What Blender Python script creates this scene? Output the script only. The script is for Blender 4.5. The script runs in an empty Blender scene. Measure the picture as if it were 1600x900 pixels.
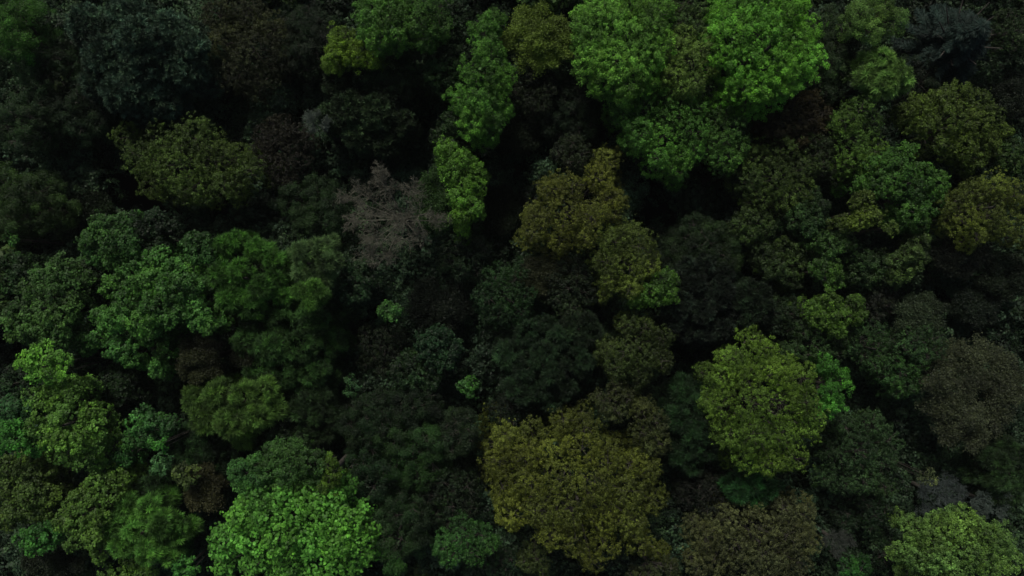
import bpy, math
import numpy as np

# ------------------------------------------------------------------ camera
CAM_H = 100.0
LENS = 30.0
W0 = 36.0 / LENS            # metres across the picture per metre of distance
scene = bpy.context.scene
cam_data = bpy.data.cameras.new("camera")
cam_data.lens = LENS
cam_data.sensor_width = 36.0
cam_data.clip_start = 1.0
cam_data.clip_end = 2000.0
cam = bpy.data.objects.new("camera", cam_data)
scene.collection.objects.link(cam)
cam.location = (0, 0, CAM_H)
cam.rotation_euler = (0, 0, 0)
scene.camera = cam

# ------------------------------------------------------------------ light
SUN_EL, SUN_AZ = math.radians(50), math.radians(15)     # azimuth from +Y (top of the picture) towards -X
world = bpy.data.worlds.new("World")
scene.world = world
world.use_nodes = True
wn = world.node_tree.nodes
wn.clear()
sky = wn.new('ShaderNodeTexSky')
sky.sky_type = 'NISHITA'
sky.sun_disc = False
sky.sun_elevation = SUN_EL
sky.sun_rotation = -SUN_AZ
sky.dust_density = 4.0
sky.air_density = 1.0
sky.ozone_density = 0.6
bg = wn.new('ShaderNodeBackground')
bg.inputs['Strength'].default_value = 0.05
wo = wn.new('ShaderNodeOutputWorld')
world.node_tree.links.new(sky.outputs[0], bg.inputs[0])
world.node_tree.links.new(bg.outputs[0], wo.inputs[0])

sun_data = bpy.data.lights.new("sun", 'SUN')
sun_data.energy = 2.0
sun_data.angle = math.radians(10)
sun_data.color = (1.0, 0.965, 0.88)
sun = bpy.data.objects.new("sun", sun_data)
scene.collection.objects.link(sun)
sun.rotation_euler = (-(math.pi/2 - SUN_EL), 0, SUN_AZ)

scene.view_settings.view_transform = 'Standard'
scene.view_settings.look = 'None'
scene.view_settings.gamma = 1.0
scene.view_settings.exposure = 0.08
scene.cycles.max_bounces = 5
scene.cycles.diffuse_bounces = 3
scene.cycles.transmission_bounces = 3
scene.cycles.glossy_bounces = 1
ALBEDO_GAIN = 1.0

# ------------------------------------------------------------------ helpers
def px_to_world(px, py, z):
    k = W0 * (CAM_H - z) / 1600.0
    return (px - 800.0) * k, (450.0 - py) * k

def px_len(r, z):
    return r * W0 * (CAM_H - z) / 1600.0

def unit(v):
    return v / (np.linalg.norm(v, axis=-1, keepdims=True) + 1e-9)

def ball(rng, n):
    return unit(rng.normal(size=(n, 3)))

def lin(c):
    c = c / 255.0
    return c / 12.92 if c < 0.04045 else ((c + 0.055) / 1.055) ** 2.4

def quads_to_mesh(name, P, attrs=None):
    """P: (n,4,3) quads."""
    n = len(P)
    me = bpy.data.meshes.new(name)
    me.vertices.add(4 * n)
    me.vertices.foreach_set('co', np.ascontiguousarray(P, dtype=np.float32).ravel())
    me.loops.add(4 * n)
    me.loops.foreach_set('vertex_index', np.arange(4 * n, dtype=np.int32))
    me.polygons.add(n)
    me.polygons.foreach_set('loop_start', np.arange(0, 4 * n, 4, dtype=np.int32))
    me.update(calc_edges=True)
    for k, v in (attrs or {}).items():
        a = me.attributes.new(k, 'FLOAT', 'FACE')
        a.data.foreach_set('value', v.astype(np.float32))
    return me

def tubes_to_mesh(name, A, B, ra, rb, sides=5):
    """tapered tubes from A to B"""
    n = len(A)
    d = unit(B - A)
    ref = np.where(np.abs(d[:, 2:3]) > 0.9, np.array([[1.0, 0, 0]]), np.array([[0, 0, 1.0]]))
    u = unit(np.cross(d, ref))
    v = np.cross(d, u)
    ang = np.arange(sides) * 2 * math.pi / sides
    ring = np.cos(ang)[None, :, None] * u[:, None, :] + np.sin(ang)[None, :, None] * v[:, None, :]
    V = np.concatenate([A[:, None, :] + ring * ra[:, None, None], B[:, None, :] + ring * rb[:, None, None]], axis=1)
    i = np.arange(sides)
    j = (i + 1) % sides
    f = np.stack([i, j, j + sides, i + sides], axis=1)
    F = (f[None] + (np.arange(n) * 2 * sides)[:, None, None]).reshape(-1)
    nf = n * sides
    me = bpy.data.meshes.new(name)
    me.vertices.add(n * 2 * sides)
    me.vertices.foreach_set('co', V.astype(np.float32).ravel())
    me.loops.add(4 * nf)
    me.loops.foreach_set('vertex_index', F.astype(np.int32))
    me.polygons.add(nf)
    me.polygons.foreach_set('loop_start', np.arange(0, 4 * nf, 4, dtype=np.int32))
    me.update(calc_edges=True)
    return me

def link(name, me, mat, parent=None, color=None):
    o = bpy.data.objects.new(name, me)
    scene.collection.objects.link(o)
    if mat:
        me.materials.append(mat)
    o.parent = parent
    if color is not None:
        o.color = (*color, 1.0)
    return o

# ------------------------------------------------------------------ materials
def leaf_material(name, transl=0.25, rough=0.6):
    m = bpy.data.materials.new(name)
    m.use_nodes = True
    nt = m.node_tree
    N, L = nt.nodes, nt.links
    N.clear()
    info = N.new('ShaderNodeObjectInfo')
    tint = N.new('ShaderNodeAttribute'); tint.attribute_name = 'tint'
    age = N.new('ShaderNodeAttribute'); age.attribute_name = 'age'
    # age: 0 = the tree's own green, 1 = yellower young leaf
    young = N.new('ShaderNodeMix'); young.data_type = 'RGBA'; young.blend_type = 'MULTIPLY'
    young.inputs[7].default_value = (1.4, 1.28, 0.8, 1)
    L.new(age.outputs['Fac'], young.inputs[0])
    L.new(info.outputs['Color'], young.inputs[6])
    tc = N.new('ShaderNodeTexCoord')
    noise = N.new('ShaderNodeTexNoise'); noise.inputs['Scale'].default_value = 0.3
    noise.inputs['Detail'].default_value = 3
    L.new(tc.outputs['Object'], noise.inputs['Vector'])
    mr = N.new('ShaderNodeMapRange')
    mr.inputs[1].default_value = 0.3; mr.inputs[2].default_value = 0.7
    mr.inputs[3].default_value = 0.5; mr.inputs[4].default_value = 1.5
    L.new(noise.outputs['Fac'], mr.inputs[0])
    mul = N.new('ShaderNodeMath'); mul.operation = 'MULTIPLY'
    L.new(mr.outputs[0], mul.inputs[0]); L.new(tint.outputs['Fac'], mul.inputs[1])
    sc = N.new('ShaderNodeVectorMath'); sc.operation = 'SCALE'
    L.new(young.outputs[2], sc.inputs[0]); L.new(mul.outputs[0], sc.inputs['Scale'])
    dif = N.new('ShaderNodeBsdfPrincipled')
    dif.inputs['Roughness'].default_value = rough
    dif.inputs['Specular IOR Level'].default_value = 0.3
    L.new(sc.outputs[0], dif.inputs['Base Color'])
    tr = N.new('ShaderNodeBsdfTranslucent')
    L.new(sc.outputs[0], tr.inputs['Color'])
    mx = N.new('ShaderNodeMixShader'); mx.inputs[0].default_value = transl
    L.new(dif.outputs[0], mx.inputs[1]); L.new(tr.outputs[0], mx.inputs[2])
    out = N.new('ShaderNodeOutputMaterial')
    L.new(mx.outputs[0], out.inputs['Surface'])
    return m

def bark_material(name, base, objcol=False):
    m = bpy.data.materials.new(name)
    m.use_nodes = True
    nt = m.node_tree
    N, L = nt.nodes, nt.links
    b = N['Principled BSDF']
    b.inputs['Roughness'].default_value = 0.9
    b.inputs['Specular IOR Level'].default_value = 0.1
    tc = N.new('ShaderNodeTexCoord')
    noise = N.new('ShaderNodeTexNoise'); noise.inputs['Scale'].default_value = 2.5; noise.inputs['Detail'].default_value = 5
    L.new(tc.outputs['Object'], noise.inputs['Vector'])
    mr = N.new('ShaderNodeMapRange')
    mr.inputs[1].default_value = 0.3; mr.inputs[2].default_value = 0.7
    mr.inputs[3].default_value = 0.55; mr.inputs[4].default_value = 1.4
    L.new(noise.outputs['Fac'], mr.inputs[0])
    sc = N.new('ShaderNodeVectorMath'); sc.operation = 'SCALE'
    if objcol:
        info = N.new('ShaderNodeObjectInfo')
        L.new(info.outputs['Color'], sc.inputs[0])
    else:
        sc.inputs[0].default_value = base
    L.new(mr.outputs[0], sc.inputs['Scale'])
    L.new(sc.outputs[0], b.inputs['Base Color'])
    return m

M_LEAF = leaf_material('leaf')
M_NEEDLE = leaf_material('needle', 0.12, 0.7)
M_BARK = bark_material('bark', (0.065, 0.060, 0.052))
M_TWIG = bark_material('twig', (0.1, 0.1, 0.1), True)

# ------------------------------------------------------------------ foliage
#         leaf, aspect, clump radius, leaves density, clump coverage, raggedness, gap
STYLE = {
    'maple':   dict(leaf=.22, asp=.80, rc=.40, dens=1.25, cov=.95, rag=.16, up=.6),
    'disc':    dict(leaf=.28, asp=.90, rc=.30, dens=.85, cov=.95, rag=.16, up=1.0),
    'round':   dict(leaf=.16, asp=.75, rc=.33, dens=1.2, cov=.95, rag=.16, up=.5),
    'fine':    dict(leaf=.13, asp=.60, rc=.26, dens=.85, cov=.80, rag=.26, up=.4),
    'soft':    dict(leaf=.13, asp=.50, rc=.62, dens=1.0, cov=1.0, rag=.30, up=.30),
    'spray':   dict(leaf=.20, asp=.36, rc=.36, dens=1.2, cov=.95, rag=.40, up=.3),
    'sparse':  dict(leaf=.14, asp=.60, rc=.38, dens=.60, cov=.75, rag=.25, up=.30),
}

def leaves(rng, C, Rr, L, asp, up, axis, bend=0.0):
    """n leaf quads at C with normals near Rr"""
    n = len(C)
    nrm = unit(Rr * 0.9 + ball(rng, n) * 0.75 + np.array([0, 0, up]))
    t = unit(np.cross(nrm, ball(rng, n)))
    b = np.cross(nrm, t)
    l = L * rng.uniform(0.65, 1.3, (n, 1)) * 0.5
    w = l * asp * rng.uniform(0.8, 1.2, (n, 1))
    k = rng.uniform(-0.15, 0.25, (n, 1))
    P = np.stack([C - t * l, C + b * w + t * l * k, C + t * l, C - b * w + t * l * k], axis=1)
    return P

def leafy_lobes(rng, lobes, st, young=0.35, contrast=1.0):
    """lobes: (k,6) x,y,z,rx,ry,rz -> quads and attributes"""
    quads, tint, age = [], [], []
    lobes = np.asarray(lobes, float)
    rc = st['rc']
    for i, lb in enumerate(lobes):
        c, r = lb[:3], lb[3:]
        area = 2 * math.pi * r[0] * r[1] * 1.35
        nc = max(5, int(area * st['cov'] / (rc * rc * 1.15)))
        d = ball(rng, nc * 2)
        d = d[d[:, 2] > -0.35][:nc]
        # one clump in four is a thin outer spray
        spray = rng.random(len(d)) < st.get('fringe', 0.14)
        lumps = 1 + 0.16 * np.sin(d @ rng.normal(size=3) * 4 + rng.uniform(0, 6)) + 0.1 * np.sin(d @ rng.normal(size=3) * 8 + rng.uniform(0, 6))
        pos = c + d * r * (rng.uniform(0.70, 1.0 + st['rag'], (len(d), 1)) + spray[:, None] * rng.uniform(0.05, 0.38, (len(d), 1))) * lumps[:, None]
        keep = np.ones(len(pos), bool)
        for j, lo in enumerate(lobes):
            if j != i:
                q = (pos - lo[:3]) / lo[3:]
                keep &= (q * q).sum(1) > 0.62
        pos, d, spray = pos[keep], d[keep], spray[keep]
        if len(pos) == 0:
            continue
        crad = rc * rng.uniform(0.6, 1.3, len(pos))
        lobe_t = rng.uniform(0.72, 1.3); lobe_a = rng.uniform(-0.25, 0.45)
        ct = rng.uniform(0.6, 1.4, len(pos)) * lobe_t
        ca = rng.uniform(0, 1, len(pos)) ** 2 * young + lobe_a
        leafarea = st['leaf'] ** 2 * st['asp'] * 0.5
        nl = np.maximum(3, (st['dens'] * np.where(spray, 0.45, 1.0) * 2.6 * crad ** 2 / leafarea).astype(int))
        idx = np.repeat(np.arange(len(pos)), nl)
        ld = unit(ball(rng, len(idx)) + d[idx] * 0.75 + np.array([0, 0, 0.25]))
        rr = rng.uniform(0.0, 1.0, (len(idx), 1)) ** 0.6
        sq = np.array([1, 1, 0.8])
        C = pos[idx] + ld * sq * rr * crad[idx][:, None]
        quads.append(leaves(rng, C, ld, st['leaf'], st['asp'], st['up'], None))
        tint.append(ct[idx] * rng.uniform(0.55, 1.45, len(idx)))
        age.append(np.clip(ca[idx] + rng.uniform(-0.15, 0.2, len(idx)), 0, 1))
        # inner leaves so that the crown is not a shell
        ni = int(area * (2.2 if st['rc'] < 0.35 else 4))
        di = ball(rng, ni)
        Ci = c + di * r * rng.uniform(0.3, 0.8, (ni, 1))
        quads.append(leaves(rng, Ci, di, st['leaf'] * 1.7, 0.8, st['up'], None))
        tint.append(rng.uniform(0.7, 1.2, ni)); age.append(rng.uniform(0, 0.2, ni))
    return np.concatenate(quads), np.concatenate(tint), np.concatenate(age)

def tuft_lobes(rng, lobes, ln=0.6, wd=0.055, cov=1.0, young=0.3, shoots=44, droop=0.0):
    """star shaped tufts of needles or narrow leaves along the outside of each lobe"""
    quads, tint, age = [], [], []
    lobes = np.asarray(lobes, float)
    for i, lb in enumerate(lobes):
        c, r = lb[:3], lb[3:]
        area = 2 * math.pi * r[0] * r[1] * 1.35
        nc = max(8, int(area * cov / (ln * ln * 0.42)))
        d = ball(rng, nc * 2)
        d = d[d[:, 2] > -0.45][:nc]
        pos = c + d * r * rng.uniform(0.66, 1.08, (len(d), 1))
        keep = np.ones(len(pos), bool)
        for j, lo in enumerate(lobes):
            if j != i:
                q = (pos - lo[:3]) / lo[3:]
                keep &= (q * q).sum(1) > 0.5
        pos, d = pos[keep], d[keep]
        if len(pos) == 0:
            continue
        ct = (0.5 + 1.4 * rng.uniform(0, 1, len(pos)) ** 2) * rng.uniform(0.75, 1.3)
        ca = rng.uniform(0, 1, len(pos)) ** 2 * young
        idx = np.repeat(np.arange(len(pos)), shoots)
        n = len(idx)
        sd = unit(d[idx] * 0.9 + ball(rng, n) * 1.0 + np.array([0, 0, 0.15]))
        l = ln * rng.uniform(0.5, 1.25, (n, 1))
        side = unit(np.cross(sd, ball(rng, n)))
        A = pos[idx] + ball(rng, n) * 0.08
        mid = A + sd * l * 0.55 + side * wd
        mid2 = A + sd * l * 0.55 - side * wd
        tip = A + sd * l + np.array([0, 0, -1.0]) * droop * l
        quads.append(np.stack([A, mid, tip, mid2], axis=1))
        tint.append(ct[idx] * rng.uniform(0.75, 1.25, n)); age.append(np.clip(ca[idx] + rng.uniform(-.1, .2, n), 0, 1))
        ni = int(area * 5)
        di = ball(rng, ni)
        Ci = c + di * r * rng.uniform(0.3, 0.75, (ni, 1))
        quads.append(leaves(rng, Ci, di, 0.35, 0.4, 0.3, None))
        tint.append(rng.uniform(0.6, 1.1, ni)); age.append(rng.uniform(0, 0.2, ni))
    return np.concatenate(quads), np.concatenate(tint), np.concatenate(age)

def twigs(rng, starts, dirs, lens, rads, depth, kids=3, spread=0.6, shrink=0.66, up=0.1):
    A, B, ra, rb = [], [], [], []
    s, d, l, r = starts, unit(dirs), lens, rads
    tips = None
    for k in range(depth):
        # each branch is two bent pieces
        m = s + d * l[:, None] * 0.5
        d2 = unit(d + ball(rng, len(d)) * 0.28)
        e = m + d2 * l[:, None] * 0.5
        A += [s, m]; B += [m, e]
        ra += [r, r * 0.82]; rb += [r * 0.82, r * 0.62]
        tips = e
        if k == depth - 1:
            break
        idx = np.repeat(np.arange(len(s)), kids)
        f = np.where(np.arange(len(idx)) % kids == 0, 1.0, rng.uniform(0.35, 0.95, len(idx)))[:, None]
        s_n = np.where(f > 0.5, m[idx] + (e[idx] - m[idx]) * (f - 0.5) * 2, s[idx] + (m[idx] - s[idx]) * f * 2)
        d_n = unit(d2[idx] + ball(rng, len(idx)) * spread + np.array([0, 0, up]))
        l = l[idx] * shrink * rng.uniform(0.7, 1.25, len(idx))
        r = r[idx] * 0.6
        s, d = s_n, d_n
    return np.concatenate(A), np.concatenate(B), np.concatenate(ra), np.concatenate(rb), tips

# ------------------------------------------------------------------ ground
def ground_z(x, y):
    return 0.5 * np.sin(x * 0.07 + 1) * np.cos(y * 0.09) + 0.2 * np.sin(x * 0.31) * np.sin(y * 0.27 + 2)

def build_ground():
    n = 160
    xs = np.sign(np.linspace(-1, 1, n)) * np.abs(np.linspace(-1, 1, n)) ** 2.2 * 600
    X, Y = np.meshgrid(xs, xs)
    Z = ground_z(X, Y)
    V = np.stack([X, Y, Z], -1).reshape(-1, 3)
    i = np.arange(n - 1)
    I, J = np.meshgrid(i, i)
    a = (J * n + I).ravel()
    F = np.stack([a, a + 1, a + n + 1, a + n], 1)
    me = bpy.data.meshes.new('ground')
    me.vertices.add(len(V)); me.vertices.foreach_set('co', V.astype(np.float32).ravel())
    me.loops.add(F.size); me.loops.foreach_set('vertex_index', F.astype(np.int32).ravel())
    me.polygons.add(len(F)); me.polygons.foreach_set('loop_start', np.arange(0, F.size, 4, dtype=np.int32))
    me.update(calc_edges=True)
    m = bpy.data.materials.new('forest_soil'); m.use_nodes = True
    nt = m.node_tree; N, L = nt.nodes, nt.links
    b = N['Principled BSDF']; b.inputs['Roughness'].default_value = 0.95; b.inputs['Specular IOR Level'].default_value = 0.05
    tc = N.new('ShaderNodeTexCoord')
    n1 = N.new('ShaderNodeTexNoise'); n1.inputs['Scale'].default_value = 0.25; n1.inputs['Detail'].default_value = 8
    L.new(tc.outputs['Object'], n1.inputs['Vector'])
    cr = N.new('ShaderNodeValToRGB')
    cr.color_ramp.elements[0].position = 0.35; cr.color_ramp.elements[0].color = (0.008, 0.007, 0.006, 1)
    cr.color_ramp.elements[1].position = 0.7; cr.color_ramp.elements[1].color = (0.015, 0.015, 0.010, 1)
    L.new(n1.outputs['Fac'], cr.inputs[0]); L.new(cr.outputs[0], b.inputs['Base Color'])
    o = link('ground', me, m)
    o['kind'] = 'structure'
build_ground()

def build_undergrowth():
    rng = np.random.default_rng(77)
    lobes = []
    for _ in range(750):
        x, y = rng.uniform(-68, 68), rng.uniform(-42, 42)
        r = rng.uniform(0.9, 3.2)
        lobes.append((x, y, ground_z(x, y) + rng.uniform(0.3, 2.2) * r, r, r, r * 0.9))
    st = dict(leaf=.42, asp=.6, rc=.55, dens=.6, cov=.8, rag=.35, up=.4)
    q, t, a = [], [], []
    for lb in lobes:
        qq, tt, aa = leafy_lobes(rng, [lb], st, 0.3)
        q.append(qq); t.append(tt * rng.uniform(0.5, 1.4)); a.append(aa)
    # taller saplings that close most of the space under the crowns; the real clearings stay open
    holes = [(130, 255, 60), (210, 300, 45), (310, 335, 50), (410, 335, 45), (1070, 315, 75), (1120, 330, 50), (905, 205, 45), (850, 245, 30),
             (1430, 85, 35), (1590, 565, 45), (1420, 680, 25), (720, 560, 30), (745, 620, 30), (560, 245, 25), (325, 800, 25), (180, 595, 30), (650, 225, 25), (790, 270, 30)]
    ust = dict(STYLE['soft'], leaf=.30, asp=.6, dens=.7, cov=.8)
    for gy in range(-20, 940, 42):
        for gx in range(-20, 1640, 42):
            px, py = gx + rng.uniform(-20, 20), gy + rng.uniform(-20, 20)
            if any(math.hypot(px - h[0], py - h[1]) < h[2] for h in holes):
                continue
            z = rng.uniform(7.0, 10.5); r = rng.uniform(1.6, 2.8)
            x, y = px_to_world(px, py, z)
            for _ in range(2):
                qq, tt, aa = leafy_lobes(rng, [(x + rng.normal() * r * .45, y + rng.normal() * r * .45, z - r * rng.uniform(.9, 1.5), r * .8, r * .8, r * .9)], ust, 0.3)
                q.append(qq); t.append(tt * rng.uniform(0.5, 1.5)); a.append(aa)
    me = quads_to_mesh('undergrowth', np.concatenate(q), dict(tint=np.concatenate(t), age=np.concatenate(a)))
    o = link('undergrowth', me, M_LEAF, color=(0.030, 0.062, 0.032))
    o['kind'] = 'stuff'; o['label'] = 'dark low undergrowth covering the forest floor in the gaps'; o['category'] = 'undergrowth'
build_undergrowth()

# ------------------------------------------------------------------ one tree
GROUPS = {
    'broadleaf_tree': 'leafy trees of the forest canopy',
    'conifer_tree': 'dark conifers of the forest canopy',
    'feathery_tree': 'feathery trees of the forest canopy',
    'bare_tree': 'bare twiggy trees of the forest canopy',
    'young_tree': 'small young trees between the crowns',
}
CAT = {'broadleaf_tree': 'tree', 'conifer_tree': 'conifer', 'feathery_tree': 'tree', 'bare_tree': 'bare tree', 'young_tree': 'young tree'}

def auto_lobes(rng, x, y, rx, ry):
    R = math.sqrt(rx * ry)
    if R < 19:
        k = 3
    elif R < 34:
        k = 5
    elif R < 55:
        k = 9
    else:
        k = 15
    out = []
    fr = {3: .62, 5: .52, 9: .42, 15: .33}[k]
    tries = 0
    while len(out) < k and tries < 4000:
        tries += 1
        a = rng.uniform(0, 2 * math.pi); q = math.sqrt(rng.uniform(0, 1))
        f = fr * rng.uniform(0.65, 1.3)
        lx, ly = math.cos(a) * q * (1 - f * 0.9), math.sin(a) * q * (1 - f * 0.9)
        if all(math.hypot(lx - o[0], ly - o[1]) > 0.72 * (f + o[2]) * (1 - tries / 5000) for o in out):
            out.append((lx, ly, f))
    return [(x + lx * rx, y + ly * ry, f * R) for lx, ly, f in out]

def leaf_colour(col):
    r, g, b = [lin(c) for c in col]
    lum = 0.3 * r + 0.6 * g + 0.1 * b
    k = 0.8 + 0.3 * min(1.0, max(0.0, (g / r - 1.2) / 1.4))
    mixed = [c * 0.94 + lum * 0.06 for c in (r * k, g, b * (0.6 if g > 1.35 * r else 0.9))]
    return [min(0.5, c * ALBEDO_GAIN + a) for c, a in zip(mixed, (0.0008, 0.0042, 0.0015))]

COUNT = [0]
def tree(kind, label, x, y, rx, ry, top, style, col, lobes=None, young=0.35, gap=1.0):
    COUNT[0] += 1
    rng = np.random.default_rng(1000 + COUNT[0])
    small = kind == 'young_tree'
    if lobes is None and top < 15.5 and kind != 'bare_tree' and not small:
        rx *= 1.15; ry *= 1.15; top += 2.0
    if lobes is None:
        lobes = auto_lobes(rng, x, y, rx, ry)
    L = np.array(lobes, float)
    R_px = math.sqrt(rx * ry)
    Rm = px_len(R_px, top)
    base_z = None
    cx, cy = px_to_world(x, y, top - 0.5 * Rm)
    gz = float(ground_z(cx, cy))
    root = bpy.data.objects.new(kind, None)
    scene.collection.objects.link(root)
    root.location = (cx, cy, gz)
    root['label'] = label; root['category'] = CAT[kind]; root['group'] = GROUPS[kind]
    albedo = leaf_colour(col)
    if style == 'tuft':
        albedo = [c * 1.2 for c in albedo]
    # lobes in local metres
    rf = 1.0 if style in ('bare', 'budding') else 0.88 if style in ('round', 'maple', 'spray') else 0.82
    W = []
    for lx, ly, lr in L:
        d2 = min(1.3, ((lx - x) / rx) ** 2 + ((ly - y) / ry) ** 2)
        r0 = px_len(lr, top)
        zc = top - r0 * 1.1 - 0.6 * Rm * d2 - rng.uniform(0, 0.38) * Rm
        wx, wy = px_to_world(lx, ly, zc + 0.4 * r0)
        W.append((wx - cx, wy - cy, zc - gz, r0 * rf, r0 * rf, r0 * rng.uniform(1.0, 1.3)))
    H = top - gz
    if style not in ('bare', 'budding', 'spruce') and not small:
        # lower boughs that reach out under the upper lobes
        skirt = []
        for (lx, ly, lr), w in zip(L, W):
            d = math.hypot((lx - x) / rx, (ly - y) / ry)
            if d < 0.3:
                continue
            for _ in range(2 if d > 0.55 else 1):
                k = rng.uniform(0.98, 1.17)
                drop = rng.uniform(0.45, 1.05) * Rm
                rr = w[3] * rng.uniform(0.75, 1.05)
                skirt.append((w[0] * k + rng.normal() * 0.25 * rr, w[1] * k + rng.normal() * 0.25 * rr,
                              max(rr * 1.2, w[2] - drop), rr, rr, rr * 0.85))
        W += skirt
    if style in ('bare', 'budding'):
        zc = H - 0.5 * Rm
        hub_z = max(1.5, H - 1.5 * Rm - 0.5)
        # trunk with main limbs
        A = [np.array([0, 0, -0.3])]; B = [np.array([0, 0, hub_z])]
        me = tubes_to_mesh('trunk', np.array(A), np.array(B), np.array([0.02 * H + 0.05]), np.array([0.012 * H + 0.04]), 8)
        link('trunk', me, M_BARK, root)
        s, d, l, r = [], [], [], []
        for lb in W:
            c = np.array(lb[:3]); st = np.array([0, 0, hub_z - rng.uniform(0, 0.25) * Rm])
            A1, B1 = st, st + (c - st) * 0.98
            s.append(A1); d.append(B1 - A1); l.append(np.linalg.norm(B1 - A1)); r.append(0.04 + 0.006 * Rm)
        s, d, l, r = map(np.array, (s, d, l, r))
        # limbs then twigs filling each lobe
        e = s + d
        LA, LB, lra, lrb = [s], [e], [r], [r * 0.7]
        k1 = 15
        idx = np.repeat(np.arange(len(s)), k1)
        Wn = np.array(W)
        st2 = e[idx] - d[idx] * rng.uniform(0, 0.25, (len(idx), 1))
        tgt = Wn[idx, :3] + ball(rng, len(idx)) * Wn[idx, 3:] * 0.8 + np.array([0, 0, 0.5])
        dd = tgt - st2
        ll = np.minimum(np.linalg.norm(dd, axis=1), Wn[idx, 3]) * 0.6
        a, b, c1, c2, tips = twigs(rng, st2, dd, ll, r[idx] * 0.5, 5, kids=3, spread=0.8, shrink=0.66, up=0.15)
        LA.append(a); LB.append(b); lra.append(np.maximum(c1 * .8, .008)); lrb.append(np.maximum(c2, .006))
        me = tubes_to_mesh('crown', np.concatenate(LA), np.concatenate(LB), np.concatenate(lra), np.concatenate(lrb), 3)
        gm = sum(albedo) / 3
        link('crown', me, M_TWIG, root, color=[(0.7 * c + 0.3 * gm) * f for c, f in zip(albedo, (0.76, 0.76, 0.68))])
        if style == 'budding':
            n = len(tips)
            reps = 4
            C = np.repeat(tips, reps, axis=0) + rng.normal(size=(n * reps, 3)) * 0.16
            q = leaves(rng, C, ball(rng, n * reps), 0.16, 0.6, 0.5, None)
            me = quads_to_mesh('leaves', q, dict(tint=rng.uniform(.7, 1.4, len(q)), age=rng.uniform(0, .5, len(q))))
            g = young if isinstance(young, tuple) else (albedo[0] * 1.0, albedo[1] * 1.5, albedo[2] * .6)
            if isinstance(young, tuple):
                g = leaf_colour(young)
            link('leaves', me, M_LEAF, root, color=g)
        return root
    # foliage
    if style == 'tuft':
        q, t, a = tuft_lobes(rng, W, 0.58, 0.02, 0.8 * gap, young, 90, 0.2)
        mat = M_NEEDLE
    elif style == 'needle':
        q, t, a = tuft_lobes(rng, W, 0.42, 0.035, 0.85 * gap, young)
        mat = M_NEEDLE
    elif style == 'spruce':
        # whorled sprays around a leader, nearly flat boughs with hanging needles
        quads = []; nb = 0
        bz = H; Rb = Rm
        S, E = [], []
        zz = H
        k = 0
        while zz > H * 0.45:
            f = min(1.0, ((H - zz) / (H * 0.42)) ** 0.8 + 0.05)
            nbr = 7
            for b_ in range(nbr):
                an = 2 * math.pi * (b_ + rng.uniform(-.3, .3)) / nbr + k * 0.9
                ln_ = Rb * f * rng.uniform(0.75, 1.12)
                S.append((0, 0, zz)); E.append((math.cos(an) * ln_, math.sin(an) * ln_, zz - ln_ * rng.uniform(.1, .3)))
            zz -= 0.55; k += 1
        S, E = np.array(S), np.array(E)
        ln_ = np.linalg.norm(E - S, axis=1)
        nt_ = (ln_ * 85).astype(int) + 6
        idx = np.repeat(np.arange(len(S)), nt_)
        u = rng.uniform(0.08, 1, (len(idx), 1)) ** 0.7
        d = unit(E - S)[idx]
        side = unit(np.cross(d, np.array([0, 0, 1.0]))) * np.where(rng.random((len(idx), 1)) < .5, -1, 1)
        A0 = S[idx] + (E - S)[idx] * u
        sl = (0.25 + 0.55 * (1 - u)) * rng.uniform(.5, 1.2, (len(idx), 1)) * 1.5
        sd = unit(d * 0.7 + side * 0.8 + rng.normal(size=d.shape) * 0.25 + np.array([0, 0, -0.1]))
        w = np.cross(sd, unit(rng.normal(size=sd.shape) * .5 + np.array([0, 0, 1.0]))) * 0.05
        tip = A0 + sd * sl
        q = np.stack([A0, A0 + sd * sl * .5 + w, tip, A0 + sd * sl * .5 - w], axis=1)
        t = rng.uniform(.6, 1.4, len(q)); a = rng.uniform(0, .3, len(q)); mat = M_NEEDLE
    else:
        st = dict(STYLE[style])
        st['cov'] *= gap
        q, t, a = leafy_lobes(rng, W, st, young)
        mat = M_LEAF
    me = quads_to_mesh('crown', q, dict(tint=t, age=a))
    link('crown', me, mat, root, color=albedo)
    # trunk and limbs
    Wn = np.array(W)
    zfork = max(0.6, float(Wn[:, 2].min()) - 0.45 * Rm) if not small else 0.3
    tr = (0.014 * H + 0.012 * Rm + 0.03) * (0.35 if small else 0.8)
    A = [[0, 0, -0.3], [0, 0, zfork]]; B = [[0, 0, zfork], [0, 0, H - 0.9 * px_len(L[:, 2].mean(), top)]]
    ra = [tr * 1.3, tr * .9]; rb = [tr * .9, tr * .4]
    for lb in W:
        st_ = [0, 0, zfork + rng.uniform(0, 0.15) * Rm]
        A.append(st_); B.append(list(np.array(lb[:3]) + np.array([0, 0, 0.3 * lb[5]]))); ra.append(tr * .5); rb.append(tr * .16)
        if style == 'fine' or style == 'soft' or style == 'spray':
            for dv in ball(rng, 7):
                dv[2] = abs(dv[2])
                A.append(list(np.array(lb[:3]) - dv * lb[3] * .1)); B.append(list(np.array(lb[:3]) + dv * np.array(lb[3:]) * 1.03)); ra.append(.045); rb.append(.012)
    me = tubes_to_mesh('trunk', np.array(A, float), np.array(B, float), np.array(ra), np.array(rb), 7)
    link('trunk', me, M_BARK, root)
    return root

B_, C_, F_, N_, S_ = 'broadleaf_tree', 'conifer_tree', 'feathery_tree', 'bare_tree', 'young_tree'
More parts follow.
